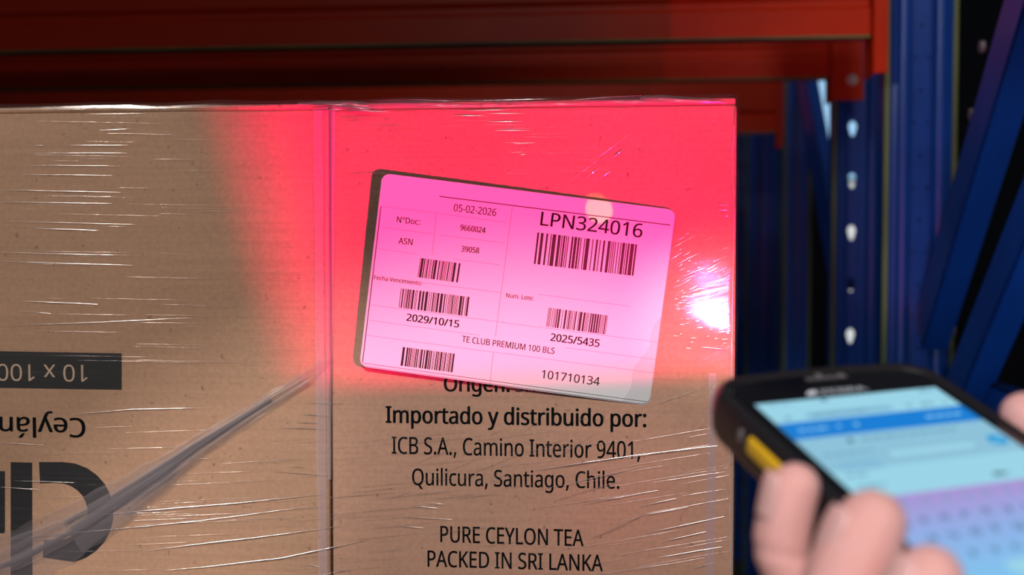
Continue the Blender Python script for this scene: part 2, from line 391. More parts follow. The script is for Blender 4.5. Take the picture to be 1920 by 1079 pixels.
# ------------------------------------------------------------------ stretch film
FILM = empty('stretch_film', (XS, YB, .16), 'clear shiny stretch film wrapped round both brown cartons, creased and streaked', 'plastic film')
YF = YB - .0011
def flow_slope(x, z):
    """how steeply the film is drawn upwards to the right"""
    t = max(0, min(1, (face_z(260) - z) / .09)); u = max(0, x - face_x(250))
    return t, u
def film_sheet():
    xs = []; x = XS - .236
    path = []          # (x, y, inward direction)
    X1 = XR + .0009; r = .0022
    nx = 170
    for i in range(nx + 1): path.append((XS - .238 + (X1 - r - XS + .238) * i / nx, YF, (0, 1)))
    for i in range(1, 6):
        a = PI / 2 * i / 6; path.append((X1 - r + r * math.sin(a), YF + r - r * math.cos(a), (-math.sin(a), math.cos(a))))
    for i in range(24): path.append((X1, YF + r + .011 * i, (-1, 0)))
    rows = []
    zb = .150; zt = ZT + .0004; nz = 130
    for j in range(nz + 1): rows.append((zb + (zt - zb) * j / nz, 0))
    for t in (.0008, .002, .004, .008, .014, .022): rows.append((zt + .0012, t))
    V = []; fl = []
    for j, (z, t) in enumerate(rows):
        for i, (x, y, inn) in enumerate(path):
            tt = t * (.7 + .6 * noise.noise(Vector((x * 22, y * 22, 3))))
            w = .00055 * (noise.noise(Vector((x * 14, y * 14, z * 60))) + .5)
            q = Vector((x + inn[0] * tt - inn[0] * w, y + inn[1] * tt - inn[1] * w, z + (.0010 * noise.noise(Vector((x * 30, y * 30, 9))) + .0004 if t else 0)))
            V.append(q)
            th, u = flow_slope(x, z); fl.append((q.x + q.y, 0, z - .95 * th * u * u))
    n = len(path); Fc = [(j * n + i, j * n + i + 1, (j + 1) * n + i + 1, (j + 1) * n + i) for j in range(len(rows) - 1) for i in range(n - 1)]
    o = mesh_obj('film_sheet', V, Fc, M_film, FILM, True)
    a = o.data.attributes.new('flow', 'FLOAT_VECTOR', 'POINT')
    for k, f in enumerate(fl): a.data[k].vector = f
    return o
film_sheet()

def ridge(V, Fc, pts, w, h=.28, y=None, taper=True):
    """one drawn-out fold: a slim rounded ridge along pixel-measured points on the film's plane (w in mm)"""
    P = []
    for k in range(len(pts) - 1):
        a, b = pts[k], pts[k + 1]; n = max(2, int(math.hypot(b[0] - a[0], b[1] - a[1]) / 14))
        for i in range(n): P.append((a[0] + (b[0] - a[0]) * i / n, a[1] + (b[1] - a[1]) * i / n))
    P.append(pts[-1]); yy = YF - .0003 if y is None else y
    Q = [at(p[0], p[1], yy) for p in P]; N = len(Q); base = len(V)
    for i, q in enumerate(Q):
        d = (Q[min(i + 1, N - 1)] - Q[max(i - 1, 0)]); nn = Vector((-d.z, 0, d.x)).normalized()
        t = i / (N - 1); s = (math.sin(PI * min(max(t, .02), .98)) ** .5) if taper else 1
        s *= .55 + .9 * abs(noise.noise(q * 160 + Vector((0, w * 9, 3)))); q = q + nn * .00018 * noise.noise(q * 60)
        ww = w * .0005 * s; hh = w * .001 * h * s
        V += [q + nn * ww, q + nn * ww * .5 + Vector((0, -hh, 0)), q - nn * ww * .5 + Vector((0, -hh, 0)), q - nn * ww]
    for i in range(N - 1):
        for k in range(3):
            a = base + i * 4 + k; Fc.append((a, a + 1, a + 5, a + 4))
V = []; Fc = []
segs = [
 (.5, (90, 205), (158, 205)), (.5, (207, 203), (228, 203)), (.35, (166, 214), (273, 213)), (.5, (188, 244), (246, 242)), (.45, (64, 272.5), (80, 272.5)),
 (.45, (132, 272), (239, 272.5)), (.5, (64, 287), (239, 287)), (.35, (55, 310), (226, 311)), (.35, (38, 327), (209, 329)), (.6, (0, 357), (40, 357), (226, 361)),
 (.5, (0, 379), (209, 382)), (.35, (0, 415), (256, 421)), (.55, (64, 429), (188, 432)), (.4, (0, 473), (213, 479)), (.5, (0, 490), (247, 498)),
 (.55, (43, 565), (183, 571)), (.4, (64, 586), (94, 588)), (.4, (0, 611), (192, 604), (362, 596)), (.6, (133, 777), (248, 768), (386, 765)), (.45, (0, 830), (80, 835)),
 (.5, (27, 902), (142, 906)), (.6, (0, 914), (75, 919)), (.8, (164, 968), (284, 957), (444, 944), (608, 927)), (.6, (0, 1013), (213, 993), (377, 977), (612, 946)),
 (.9, (275, 1033), (364, 1022), (488, 1008), (640, 987)), (.9, (311, 1070), (382, 1064), (524, 1048), (640, 1024), (693, 1011)), (.45, (573, 755), (647, 757)),
 (.45, (564, 777), (617, 780)), (.5, (555, 792), (601, 794)), (.5, (524, 802), (615, 805)), (.45, (541, 875), (573, 877)), (.5, (506, 884), (612, 892)), (.4, (520, 972), (560, 976)),
 (.45, (570, 1058), (600, 1064)), (.4, (918, 815), (940, 807)), (.9, (996, 883), (1112, 866), (1182, 856), (1345, 836)), (.5, (1066, 908), (1205, 875)), (.4, (1046, 937), (1182, 897)),
 (.6, (1089, 947), (1233, 920)), (.6, (1198, 951), (1268, 935)), (.5, (1136, 998), (1205, 967), (1291, 951)), (.7, (1213, 1000), (1358, 969)), (.7, (1240, 1017), (1325, 997)),
 (.35, (1105, 1011), (1182, 982)), (.45, (798, 943), (833, 946)), (.45, (771, 949), (821, 954)), (.45, (759, 970), (848, 975)), (.5, (744, 986), (794, 991)),
 (.3, (736, 934), (771, 922)), (.25, (817, 893), (910, 854)), (.25, (780, 868), (860, 838)), (.25, (1040, 862), (1120, 810)), (.25, (880, 890), (980, 850)), (.3, (1000, 846), (1060, 822)),
 (.6, (607, 1078), (655, 1068)), (.6, (1237, 1046), (1354, 1026)), (.6, (1300, 1067), (1337, 1056)), (.3, (1225, 905), (1360, 885)), (.3, (1280, 930), (1360, 918)),
 (.8, (873, 208), (950, 206)), (.8, (847, 217), (907, 218)), (.6, (917, 213), (980, 213)), (.7, (913, 229), (983, 228)), (.5, (927, 245), (998, 245)), (.5, (965, 270), (1002, 268)),
 (.4, (975, 290), (992, 290)), (.45, (948, 325), (957, 324)), (.6, (697, 237), (758, 235)), (.6, (640, 221), (695, 219)), (.4, (652, 227), (682, 226)), (.4, (712, 224), (734, 223)), (.4, (716, 253), (728, 252)),
 (.5, (640, 326), (700, 324), (737, 325)), (.9, (1100, 333), (1123, 315)), (1.0, (1127, 333), (1143, 322)), (.8, (1147, 297), (1167, 283)), (.7, (1152, 292), (1170, 280)), (.35, (1120, 297), (1183, 250)),
 (.4, (1170, 317), (1227, 267)), (.3, (1060, 347), (1118, 303)), (.5, (1125, 302), (1137, 294)), (.3, (950, 317), (960, 265), (968, 220)), (.25, (925, 330), (946, 255)), (.5, (1293, 207), (1305, 206)),
 (.6, (1259, 466), (1308, 439)), (.45, (1257, 487), (1280, 473)), (.45, (1268, 496), (1308, 476)), (.45, (1282, 518), (1319, 503)), (.8, (1315, 651), (1368, 656)), (.6, (1328, 220), (1345, 218)),
 (.5, (1330, 225), (1347, 228)), (.6, (1344, 385), (1368, 384)), (.6, (1344, 394), (1368, 395)), (.5, (1350, 241), (1368, 241)), (.4, (1085, 790), (1100, 782)), (.3, (1222, 760), (1310, 730)),
]
for s in segs: ridge(V, Fc, s[1:], s[0])
rs = random.Random(3)
for i in range(150):      # short glints round the drawn corner
    x = rs.uniform(1262, 1368); y = rs.triangular(430, 662, 585); L = rs.uniform(3, 17) * (1 if y < 560 else .8)
    sl = -.5 if y < 560 else -.15 + .2 * rs.random()
    ridge(V, Fc, ((x, y), (x + L, y + sl * L)), rs.uniform(.35, .95))
for i in range(70):       # faint level draw lines
    x = rs.uniform(-10, 560); y = rs.uniform(215, 700); L = rs.uniform(40, 260)
    ridge(V, Fc, ((x, y), (min(x + L, 612), y + .02 * L)), rs.uniform(.10, .2), .5)
for i in range(110):      # draw lines rising to the right, lower part
    x = rs.uniform(-10, 1300); y = rs.uniform(800, 1110); L = rs.uniform(60, 260); sl = -.03 - .16 * max(0, x - 200) / 1100
    ridge(V, Fc, ((x, y), (min(x + L, 1370), y + sl * (min(x + L, 1370) - x))), rs.uniform(.10, .24), .5)
for i in range(26):       # level draw lines high on the right carton
    x = rs.uniform(640, 1250); y = rs.uniform(210, 330); L = rs.uniform(40, 160)
    ridge(V, Fc, ((x, y), (min(x + L, 1372), y)), rs.uniform(.10, .2), .5)
for i in range(16):
    x = rs.uniform(1330, 1366); y = rs.choice([rs.uniform(205, 420), rs.uniform(700, 760)]); ridge(V, Fc, ((x, y), (x + rs.uniform(2, 7), y)), rs.uniform(.3, .55))
o = mesh_obj('film_crease', V, Fc, M_crease, FILM, True); o['kind'] = 'stuff'

def ribbon(name, pts, m, bulge=.001, cols=9, y0=None, rough=.0003, sub=10):
    """pts: (px, py, half width px) centre line; a crumpled ribbon of film with a rounded section"""
    P = []
    for k in range(len(pts) - 1):
        for i in range(sub):
            t = i / sub; P.append([pts[k][j] * (1 - t) + pts[k + 1][j] * t for j in range(3)])
    P.append(list(pts[-1])); yy = YF - .0005 if y0 is None else y0
    V = []; Fc = []
    for i, p in enumerate(P):
        a = P[max(i - 1, 0)]; b = P[min(i + 1, len(P) - 1)]; d = Vector((b[0] - a[0], b[1] - a[1])).normalized(); n = Vector((-d.y, d.x))
        for c in range(cols):
            u = c / (cols - 1) * 2 - 1; e = 1 + .15 * noise.noise(Vector((i * .3, u * 2, 4)))
            q = at(p[0] + n.x * p[2] * u * e, p[1] + n.y * p[2] * u * e, yy)
            q.y -= bulge * (1 - u * u) + rough * noise.noise(Vector((u * 7, i * .06, pts[0][0]))); V.append(q)
    for i in range(len(P) - 1):
        for c in range(cols - 1): a = i * cols + c; Fc.append((a, a + 1, a + cols + 1, a + cols))
    return mesh_obj(name, V, Fc, m, FILM, True)
ROPE = [(622, 672, 8), (575, 710, 14), (510, 750, 16), (440, 795, 18), (370, 840, 23), (300, 892, 32), (220, 945, 42), (130, 1000, 50), (40, 1046, 56), (-40, 1080, 60)]
ribbon('film_rope', ROPE, M_band, .0010, 15, rough=.0011)
rs = random.Random(12)
for k in range(9):
    o_ = rs.uniform(-.8, .8); e_ = rs.uniform(-.5, .5); a_ = rs.randint(0, 3); b_ = rs.randint(6, 9)
    ribbon('film_rope', [(p[0] + p[2] * .55 * (o_ + e_ * i * .12), p[1] + p[2] * .8 * (o_ + e_ * i * .12), p[2] * rs.uniform(.10, .32)) for i, p in enumerate(ROPE)][a_:b_ + 1], M_band, .0006, 7, YF - .0012 - k * .00012, rough=.0005)
ribbon('film_fold', [(595, 205, 9), (598, 500, 8), (602, 800, 9), (606, 1110, 8)], M_fold, .0002)
ribbon('film_fold', [(620, 205, 9), (619, 420, 8), (617, 700, 5), (618, 900, 3)], M_fold, .0002)
ribbon('film_fold', [(1336, 700, 8), (1334, 900, 9), (1330, 1110, 8)], M_fold, .0001)
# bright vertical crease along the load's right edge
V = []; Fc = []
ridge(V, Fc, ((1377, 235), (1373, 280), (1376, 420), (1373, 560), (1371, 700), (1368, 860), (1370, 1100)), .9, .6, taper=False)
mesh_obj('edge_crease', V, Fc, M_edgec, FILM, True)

def ruffle(name, pts, m, seed):
    """film bunched over the top edge: pts (px, top py, bottom py)"""
    V = []; Fc = []; P = []
    for k in range(len(pts) - 1):
        for i in range(12):
            t = i / 12; P.append([pts[k][j] * (1 - t) + pts[k + 1][j] * t for j in range(3)])
    P.append(list(pts[-1]))
    for i, p in enumerate(P):
        for c in range(6):
            u = c / 5; j = 1.4 * noise.noise(Vector((i * .22, c * .5, seed)))
            q = at(p[0], p[2] + (p[1] - p[2]) * u + j * u, YF - .0006); q.y += .0050 * u * u - .0006 * math.sin(u * PI * 3 + i * .1) + .0005 * noise.noise(Vector((i * .3, c, seed))); V.append(q)
    for i in range(len(P) - 1):
        for c in range(5): a = i * 6 + c; Fc.append((a, a + 1, a + 7, a + 6))
    return mesh_obj(name, V, Fc, m, FILM, True)
ruffle('film_ruffle', [(1200, 180, 194), (1212, 177, 193), (1245, 176, 192), (1300, 181, 193), (1350, 182, 194), (1362, 186, 196)], M_ruffle, 1)
ruffle('film_ruffle', [(556, 190, 197), (600, 187, 198), (655, 187, 200), (690, 191, 203)], M_ruffle, 2)
ruffle('film_ruffle', [(690, 190, 204), (740, 186, 204), (800, 187, 203), (850, 189, 202), (905, 192, 200)], M_fold, 3)
ruffle('film_ruffle', [(900, 189, 199), (960, 188, 197), (1003, 187, 197), (1080, 190, 197)], M_fold, 4)
ruffle('film_ruffle', [(1075, 191, 197), (1090, 185, 196), (1140, 181, 195), (1205, 180, 195)], M_fold, 5)
V = []; Fc = []
for q in ((1.6, (588, 196), (610, 196), (650, 198)), (1.6, (585, 202), (640, 201), (700, 206)), (1.5, (640, 205), (690, 209), (725, 210)), (1.2, (590, 206), (640, 206)), (1.0, (655, 200), (670, 203)), (.5, (697, 190), (760, 187), (790, 187), (850, 190)),
          (.5, (1078, 187), (1140, 182), (1205, 180)), (.5, (1212, 195), (1245, 195)), (.5, (1320, 193), (1355, 188)), (.8, (1378, 186), (1377, 215), (1375, 235)), (.45, (0, 205), (300, 200), (560, 196)), (.35, (760, 204), (900, 200), (1360, 191))):
    ridge(V, Fc, q[1:], q[0], .6, YF - .0014)
o = mesh_obj('top_crease', V, Fc, M_crease, FILM, True); o['kind'] = 'stuff'
adopt(FILM)

# ------------------------------------------------------------------ shipping label
TLc, TRc = at(717, 325, YB - .0075), at(1266.5, 394, YB - .0026)
BLc = at(677, 686, YB - .0060)
U = (TRc - TLc).normalized(); LN = U.cross((BLc - TLc)).normalized()
if LN.y > 0: LN = -LN
VD = LN.cross(U).normalized()
if VD.z > 0: VD = -VD
LW = (TRc - TLc).length; LH = (BLc - TLc).dot(VD)
LABEL = empty('shipping_label', TLc + U * LW / 2 + VD * LH, 'white rounded paper logistics label with barcodes, stuck crookedly on the right-hand carton', 'label')
def lift(q):
    d = q - TLc; u = d.dot(U) / LW; v = d.dot(VD) / LH
    return q + LN * (.0009 * math.sin(PI * min(max(u, 0), 1)) - .0005 * v)
def lp(px, py, e): q = on_plane(px, py, TLc, LN); return lift(q) + LN * e
def paper(name, grow, e, m, th=.00025):
    w = LW + grow * 2; h = LH + grow * 2; r = .0042; out = []
    for cx, cy, a0 in ((w - r, r, -90), (w - r, h - r, 0), (r, h - r, 90), (r, r, 180)):
        for i in range(7):
            a = math.radians(a0 + 15 * i); out.append((cx + r * math.cos(a), cy + r * math.sin(a)))
    # columns from left to right so that the paper can curve
    xs = sorted(set([round(p[0], 6) for p in out] + [r + (w - 2 * r) * i / 30 for i in range(31)]))
    def yr(x):
        if x < r: k = math.sqrt(max(0, r * r - (r - x) ** 2)); return r - k, h - r + k
        if x > w - r: k = math.sqrt(max(0, r * r - (x - w + r) ** 2)); return r - k, h - r + k
        return 0, h
    V = []; Fc = []; NR = 9
    for side in (0, 1):
        for x in xs:
            a, b = yr(x)
            for j in range(NR):
                y = a + (b - a) * j / (NR - 1); V.append(lift(TLc + U * (x - grow) + VD * (y - grow)) + LN * (e - th * side))
    n = len(xs); off = n * NR
    for s_, o_ in ((0, 0), (1, off)):
        for i in range(n - 1):
            for j in range(NR - 1):
                a = o_ + i * NR + j; f = (a, a + 1, a + NR + 1, a + NR); Fc.append(f if s_ else f[::-1])
    for i in range(n - 1):
        for j in (0, NR - 1): a = i * NR + j; Fc.append((a, a + NR, a + NR + off, a + off))
    for i in (0, n - 1):
        for j in range(NR - 1): a = i * NR + j; Fc.append((a, a + 1, a + 1 + off, a + off))
    return mesh_obj(name, V, Fc, m, LABEL)
paper('label_face', 0, 0, M_paper)
bk = paper('backing_sheet', .0004, -.0006, mat('backing_paper', (.62, .60, .62), rough=.6)); bk.location = VD * .0003
E1 = .00012
def ltext(s, ax, ay, bx, by, cap, bold=0.0):
    a = on_plane(ax, ay, TLc, LN) + LN * E1; b = on_plane(bx, by, TLc, LN) + LN * E1
    d = (b - a).normalized(); up = LN.cross(d)
    if up.z < 0: up = -up
    return text_on('printed_text', s, a, b, cap / F * .593, up, M_ink, LABEL, bold, lift)
ltext('05-02-2026', 850.5, 396, 930, 405.5, 13.5, .006)
ltext('N°Doc:', 744, 417, 787, 422, 11, .008)
ltext('9660024', 863, 431.5, 910, 437.5, 10.5, .02)
ltext('ASN', 747, 457, 773, 460, 11.5, .01)
ltext('39058', 865, 471.5, 898, 475.5, 10.5, .02)
ltext('Fecha Vencimiento:', 701, 524, 791, 535.5, 7.8, .012)
ltext('2029/10/15', 762, 601.5, 860, 614.5, 13.5, .022)
ltext('TE CLUB PREMIUM 100 BLS', 866, 641, 1039, 664, 11.5, .01)
ltext('LPN324016', 1013, 422.5, 1203, 446, 25.5, .010)
ltext('Num. Lote:', 949, 557.5, 1000, 563.5, 8, .012)
ltext('2025/5435', 1032, 639, 1123, 651, 14, .022)
ltext('101710134', 1015, 709, 1123.5, 723.5, 15.5, .006)
def barcode(tl, tr, bl, nmod, seed):
    r_ = random.Random(seed); cells = []; x = 0; on = True
    while x < nmod:
        wd = r_.choices((1, 2, 3, 4), (50, 28, 14, 8) if on else (58, 28, 11, 3))[0]
        if on: cells.append((x, min(x + wd, nmod)))
        x += wd; on = not on
    V = []; Fc = []
    for a, b in cells:
        k = len(V)
        for u, v in ((a / nmod, 0), (b / nmod, 0), (b / nmod, 1), (a / nmod, 1)):
            px = tl[0] + (tr[0] - tl[0]) * u + (bl[0] - tl[0]) * v; py = tl[1] + (tr[1] - tl[1]) * u + (bl[1] - tl[1]) * v
            V.append(lp(px, py, E1))
        Fc.append((k, k + 1, k + 2, k + 3))
    mesh_obj('barcode', V, Fc, M_ink, LABEL)
barcode((1008, 436), (1198, 459), (1001, 495), 112, 5)
barcode((788.5, 484), (864, 494), (783, 520), 68, 11)
barcode((752, 541), (883, 557.5), (747.5, 577), 112, 13)
barcode((1029, 577), (1140, 592), (1024, 612.5), 96, 16)
barcode((755.5, 651), (853, 663.5), (751, 686), 90, 23)
def rule(pts, w, m, name='printed_rule'):
    V = []; Fc = []
    for (ax, ay), (bx, by) in pts:
        L = math.hypot(bx - ax, by - ay); nx, ny = -(by - ay) / L * w / 2, (bx - ax) / L * w / 2; N = max(1, int(L / 25))
        for i in range(N + 1):
            t = i / N; x = ax + (bx - ax) * t; y = ay + (by - ay) * t
            V += [lp(x + nx, y + ny, E1), lp(x - nx, y - ny, E1)]
            if i < N: k = len(V) - 2; Fc.append((k, k + 1, k + 3, k + 2))
    mesh_obj(name, V, Fc, m, LABEL)
rule([((824, 368.5), (1257, 422.5))], 1.6, M_ink)
rule([((714.5, 387), (679.5, 680))], 1.5, M_ink)
rule([((681, 681.5), (1212, 754))], .8, M_ink2)
rule([((961, 387), (929, 631)), ((818.5, 401), (810.5, 478)), ((925, 661), (919, 718))], 1.1, M_line)
rule([((715, 387), (950, 417)), ((710, 426), (813, 439)), ((827, 441), (947, 456)), ((708, 467), (783, 477)), ((850, 486), (937, 497)), ((790, 530), (940, 549)),
      ((695, 572), (947, 605)), ((942, 605), (1234, 642)), ((692, 601), (900, 629)), ((1060, 652), (1231, 675)), ((686, 629), (1227, 700)), ((1009, 552), (1183, 575))], .7, M_line)
adopt(LABEL)

# ------------------------------------------------------------------ pallet rack behind
ZBM = ZC + .236
def beam(y, x_end, label, plate, zb=ZBM, bolt=None, h=.12):
    r = empty('rack_beam', (x_end, y, zb), label, 'beam', 'orange rack beams behind the cartons')
    # stepped box section, drawn along X
    prof = [(0, 0), (0, .030), (.004, .034), (.004, .040), (0, .046), (0, h), (.042, h), (.042, 0)]
    V = []; Fc = []; xs = (-2.2, x_end - .005); n = len(prof)
    for x in xs: V += [Vector((x, y + p[0], zb + p[1])) for p in prof]
    Fc = [(i, (i + 1) % n, n + (i + 1) % n, n + i) for i in range(n)] + [tuple(range(n)), tuple(range(2 * n - 1, n - 1, -1))]
    bm = bmesh.new(); vs = [bm.verts.new(v) for v in V]
    for f in Fc: bm.faces.new([vs[i] for i in f])
    bm_obj('beam_body', bm, M_orange, r)
    bm = bmesh.new(); box(bm, -2.2, x_end - .006, y - .0022, y + .002, zb - .0030, zb - .0002, .0005, 1); bm_obj('lit_lower_lip', bm, M_edge, r)  # lip coloured as if its edge caught the light
    zl, zh, wd = plate
    bm = bmesh.new(); box(bm, x_end - .004, x_end, y - .006, y + .045, zl, zh, .001, 1); box(bm, x_end - .004, x_end + wd, y - .010, y - .006, zl, zh, .001, 1); bm_obj('end_connector', bm, M_orange, r)
    if bolt:
        bx, bz = bolt
        for rad, ya, yb in ((.0075, .0125, .010), (.0055, .0165, .0125)):
            V = []; N = 6 if rad < .007 else 20
            for yy in (y - ya, y - yb): V += [Vector((bx + rad * math.cos(2 * PI * i / N), yy, bz + rad * math.sin(2 * PI * i / N))) for i in range(N)]
            Fc = [(i, (i + 1) % N, N + (i + 1) % N, N + i) for i in range(N)] + [tuple(range(N))[::-1]]
            mesh_obj('bolt' if N == 6 else 'washer', V, Fc, M_steel, r)
    adopt(r); return r
def zat(py, Y): return at(1191, py, Y).z
BA = beam(1.38, at(1642, 60, 1.38).x, 'nearest orange rack beam, largest, across the top of the picture', (zat(146, 1.38), zat(-190, 1.38), .012))
BB = beam(1.72, at(1562, 120, 1.72).x, 'middle orange rack beam with a bolted end plate on the perforated blue post', (zat(193, 1.71), zat(60, 1.71), .041), bolt=(at(1600, 154, 1.70).x, zat(154, 1.70)))
BC = beam(2.55, at(1460, 200, 2.55).x, 'farthest orange rack beam, short bright stretch seen just above the right carton edge', (zat(280, 2.54), zat(100, 2.54), .012), zb=zat(250, 2.55), h=.14)
for b_ in (BA, BB, BC): del b_['group']

def post_mesh(x0, x1, y, z0, z1, pitch, dep=.06, hole_x=None, hz0=None, hw=.0055, hh=.011):
    """perforated rack post: front web with real slots, ribs, side walls and returned lips"""
    w = x1 - x0; hx = hole_x if hole_x is not None else (x0 + x1) / 2
    V = []; Fc = []
    def strip(prof):
        b = len(V)
        for z in (z0, z1): V.extend(Vector((p[0], p[1], z)) for p in prof)
        n = len(prof)
        for i in range(n - 1): Fc.append((b + i, b + i + 1, b + n + i + 1, b + n + i))
    a = .010
    strip([(x0 + .012, y + dep), (x0, y + dep), (x0, y + .012), (x0 + .006, y + .004), (x0 + w * .20, y), (x0 + w * .26, y + .007), (hx - a, y + .007)])
    strip([(hx + a, y + .007), (x1 - w * .26, y + .007), (x1 - w * .20, y), (x1 - .006, y + .004), (x1, y + .012), (x1, y + dep), (x1 - .012, y + dep)])
    z = (hz0 if hz0 is not None else z0 + pitch / 2)
    while z - pitch > z0 + pitch: z -= pitch
    zs = []
    while z < z1 - pitch / 2: zs.append(z); z += pitch
    N = 12; last = z0; yy = y + .007
    for zc in zs:
        lo, hi = zc - pitch / 2, zc + pitch / 2
        if lo > last + 1e-6:
            b = len(V); V.extend([Vector((hx - a, yy, last)), Vector((hx + a, yy, last)), Vector((hx + a, yy, lo)), Vector((hx - a, yy, lo))]); Fc.append((b, b + 1, b + 2, b + 3))
        b = len(V)
        for i in range(N):
            t = 2 * PI * (i + .5) / N; c, s = math.cos(t), math.sin(t); k = (1.15 if s > 0 else .8)
            V.append(Vector((hx + hw * c * k, yy, zc + hh * s)))
        for i in range(N):
            t = 2 * PI * (i + .5) / N; c, s = math.cos(t), math.sin(t); m_ = max(abs(c), abs(s)); V.append(Vector((hx + a * c / m_, yy, zc + pitch / 2 * s / m_)))
        for i in range(N): j = (i + 1) % N; Fc.append((b + i, b + j, b + N + j, b + N + i))
        # exact outer corners
        for sx in (-1, 1):
            for sz in (-1, 1):
                near = [b + N + i for i in range(N) if (V[b + N + i].x - hx) * sx > 0 and (V[b + N + i].z - zc) * sz > 0]
                near.sort(key=lambda q: (V[q] - Vector((hx + sx * a, yy, zc + sz * pitch / 2))).length)
                k = len(V); V.append(Vector((hx + sx * a, yy, zc + sz * pitch / 2))); Fc.append((near[0], near[1], k))
        last = hi
    b = len(V); V.extend([Vector((hx - a, yy, last)), Vector((hx + a, yy, last)), Vector((hx + a, yy, z1)), Vector((hx - a, yy, z1))]); Fc.append((b, b + 1, b + 2, b + 3))
    return V, Fc
def post(r, x0, x1, y, pitch=.075, hole_px=None, hz0=None, lips=True, dep=.06, z1=1.3):
    h = {} if hole_px else dict(hw=.0012, hh=.0025)
    V, Fc = post_mesh(x0, x1, y, ZF, z1, pitch, dep=dep, hole_x=None if hole_px is None else at(hole_px, 455, y).x, hz0=hz0, **h)
    o = mesh_obj('post', V, Fc, M_blue, r)
    s = o.modifiers.new('thickness', 'SOLIDIFY'); s.thickness = .002; s.offset = 1
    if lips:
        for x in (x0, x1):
            bm = bmesh.new(); box(bm, x - .0032, x + .0032, y + .006, y + .012, ZF + .001, z1, .0005, 1); bm_obj('lit_edge_strip', bm, M_edge, o)  # olive strip added to paint the flange edge as lit
    w = x1 - x0
    for x in (x0 + w * .23, x1 - w * .23) if not hole_px else (x1 - w * .2,):
        V = []; N = 9; rad = w * .11
        for z in (ZF + .002, z1 - .002): V += [Vector((x - rad * math.cos(PI * i / (N - 1)), y + .002 - rad * .9 * math.sin(PI * i / (N - 1)), z)) for i in range(N)]
        mesh_obj('stiffening_rib', V, [(i, i + 1, N + i + 1, N + i) for i in range(N - 1)], M_blue, o, True)
    return o
def brace(r, x, ya, za, yb, zb, wd=.034, th=.022):
    a = Vector((x, ya, za)); b = Vector((x, yb, zb)); d = (b - a); L = d.length; d.normalize(); n = Vector((0, -d.z, d.y))
    bm = bmesh.new()
    M4 = Matrix((d, n, Vector((1, 0, 0)))).transposed().to_4x4(); M4.translation = a
    box(bm, 0, L, -wd / 2, wd / 2, 0, .003, .0008, 1, M4); box(bm, 0, L, -wd / 2, -wd / 2 + .003, 0, th, .0008, 1, M4); box(bm, 0, L, wd / 2 - .003, wd / 2, 0, th, .0008, 1, M4)
    return bm_obj('brace', bm, M_blue, r)

M_bolt = mat('dull_bolt', (0.16, 0.14, 0.15), rough=.5)
FR1 = empty('rack_upright_frame', (.35, 1.4, 0), 'nearest blue rack frame at the right edge, wide ribbed post with slanting braces', 'rack frame')
post(FR1, at(1664, 400, 1.40).x, at(1790, 400, 1.40).x, 1.40, lips=True, dep=.05)
brace(FR1, .326, 1.40, ZC - .105, 1.00, ZC + .275, .050, .030)
brace(FR1, .340, 1.36, ZC - .205, .92, ZC + .160, .048, .030)
brace(FR1, .365, 1.42, ZC - .165, .70, ZC - .165, .036)
brace(FR1, .365, 1.42, ZC - .36, .80, ZC - .20, .036)
for px, py in ((1845, 88), (1825, 215), (1790, 618)):
    V = []; N = 16; q = at(px, py, 1.15); rad = .0055
    q.x = .363
    q = C0 + ray(px, py) * ((.363 - 0) / ray(px, py).x)
    for dx in (0, -.004): V += [Vector((q.x + dx, q.y + rad * math.cos(2 * PI * i / N), q.z + rad * 1.15 * math.sin(2 * PI * i / N))) for i in range(N)]
    mesh_obj('bolt', V, [(i, (i + 1) % N, N + (i + 1) % N, N + i) for i in range(N)] + [tuple(range(N, 2 * N))], M_bolt, FR1)
adopt(FR1)
FR2 = empty('rack_upright_frame', (.34, 2.0, 0), 'blue rack frame with the holed post that carries the bolted orange end plate', 'rack frame')
post(FR2, at(1566, 400, 1.735).x, at(1652, 400, 1.735).x, 1.735, hole_px=1598, hz0=zat(437, 1.742), dep=.05)
post(FR2, at(1474, 400, 2.4).x, at(1519, 400, 2.4).x, 2.40, dep=.05)
brace(FR2, .304, 1.80, ZC - .098, 2.40, ZC + .447, .080)
adopt(FR2)
FR3 = empty('rack_upright_frame', (.33, 3.5, 0), 'farthest blue rack frame, thin posts seen just right of the wrapped carton', 'rack frame')
post(FR3, at(1402, 400, 3.0).x, at(1466, 400, 3.0).x, 3.0, dep=.05)
post(FR3, at(1376, 400, 3.95).x, at(1400, 400, 3.95).x + .02, 3.95, hole_px=1393, dep=.05)
brace(FR3, .34, 3.02, ZC - .15, 3.94, ZC + .55, .034)
adopt(FR3)

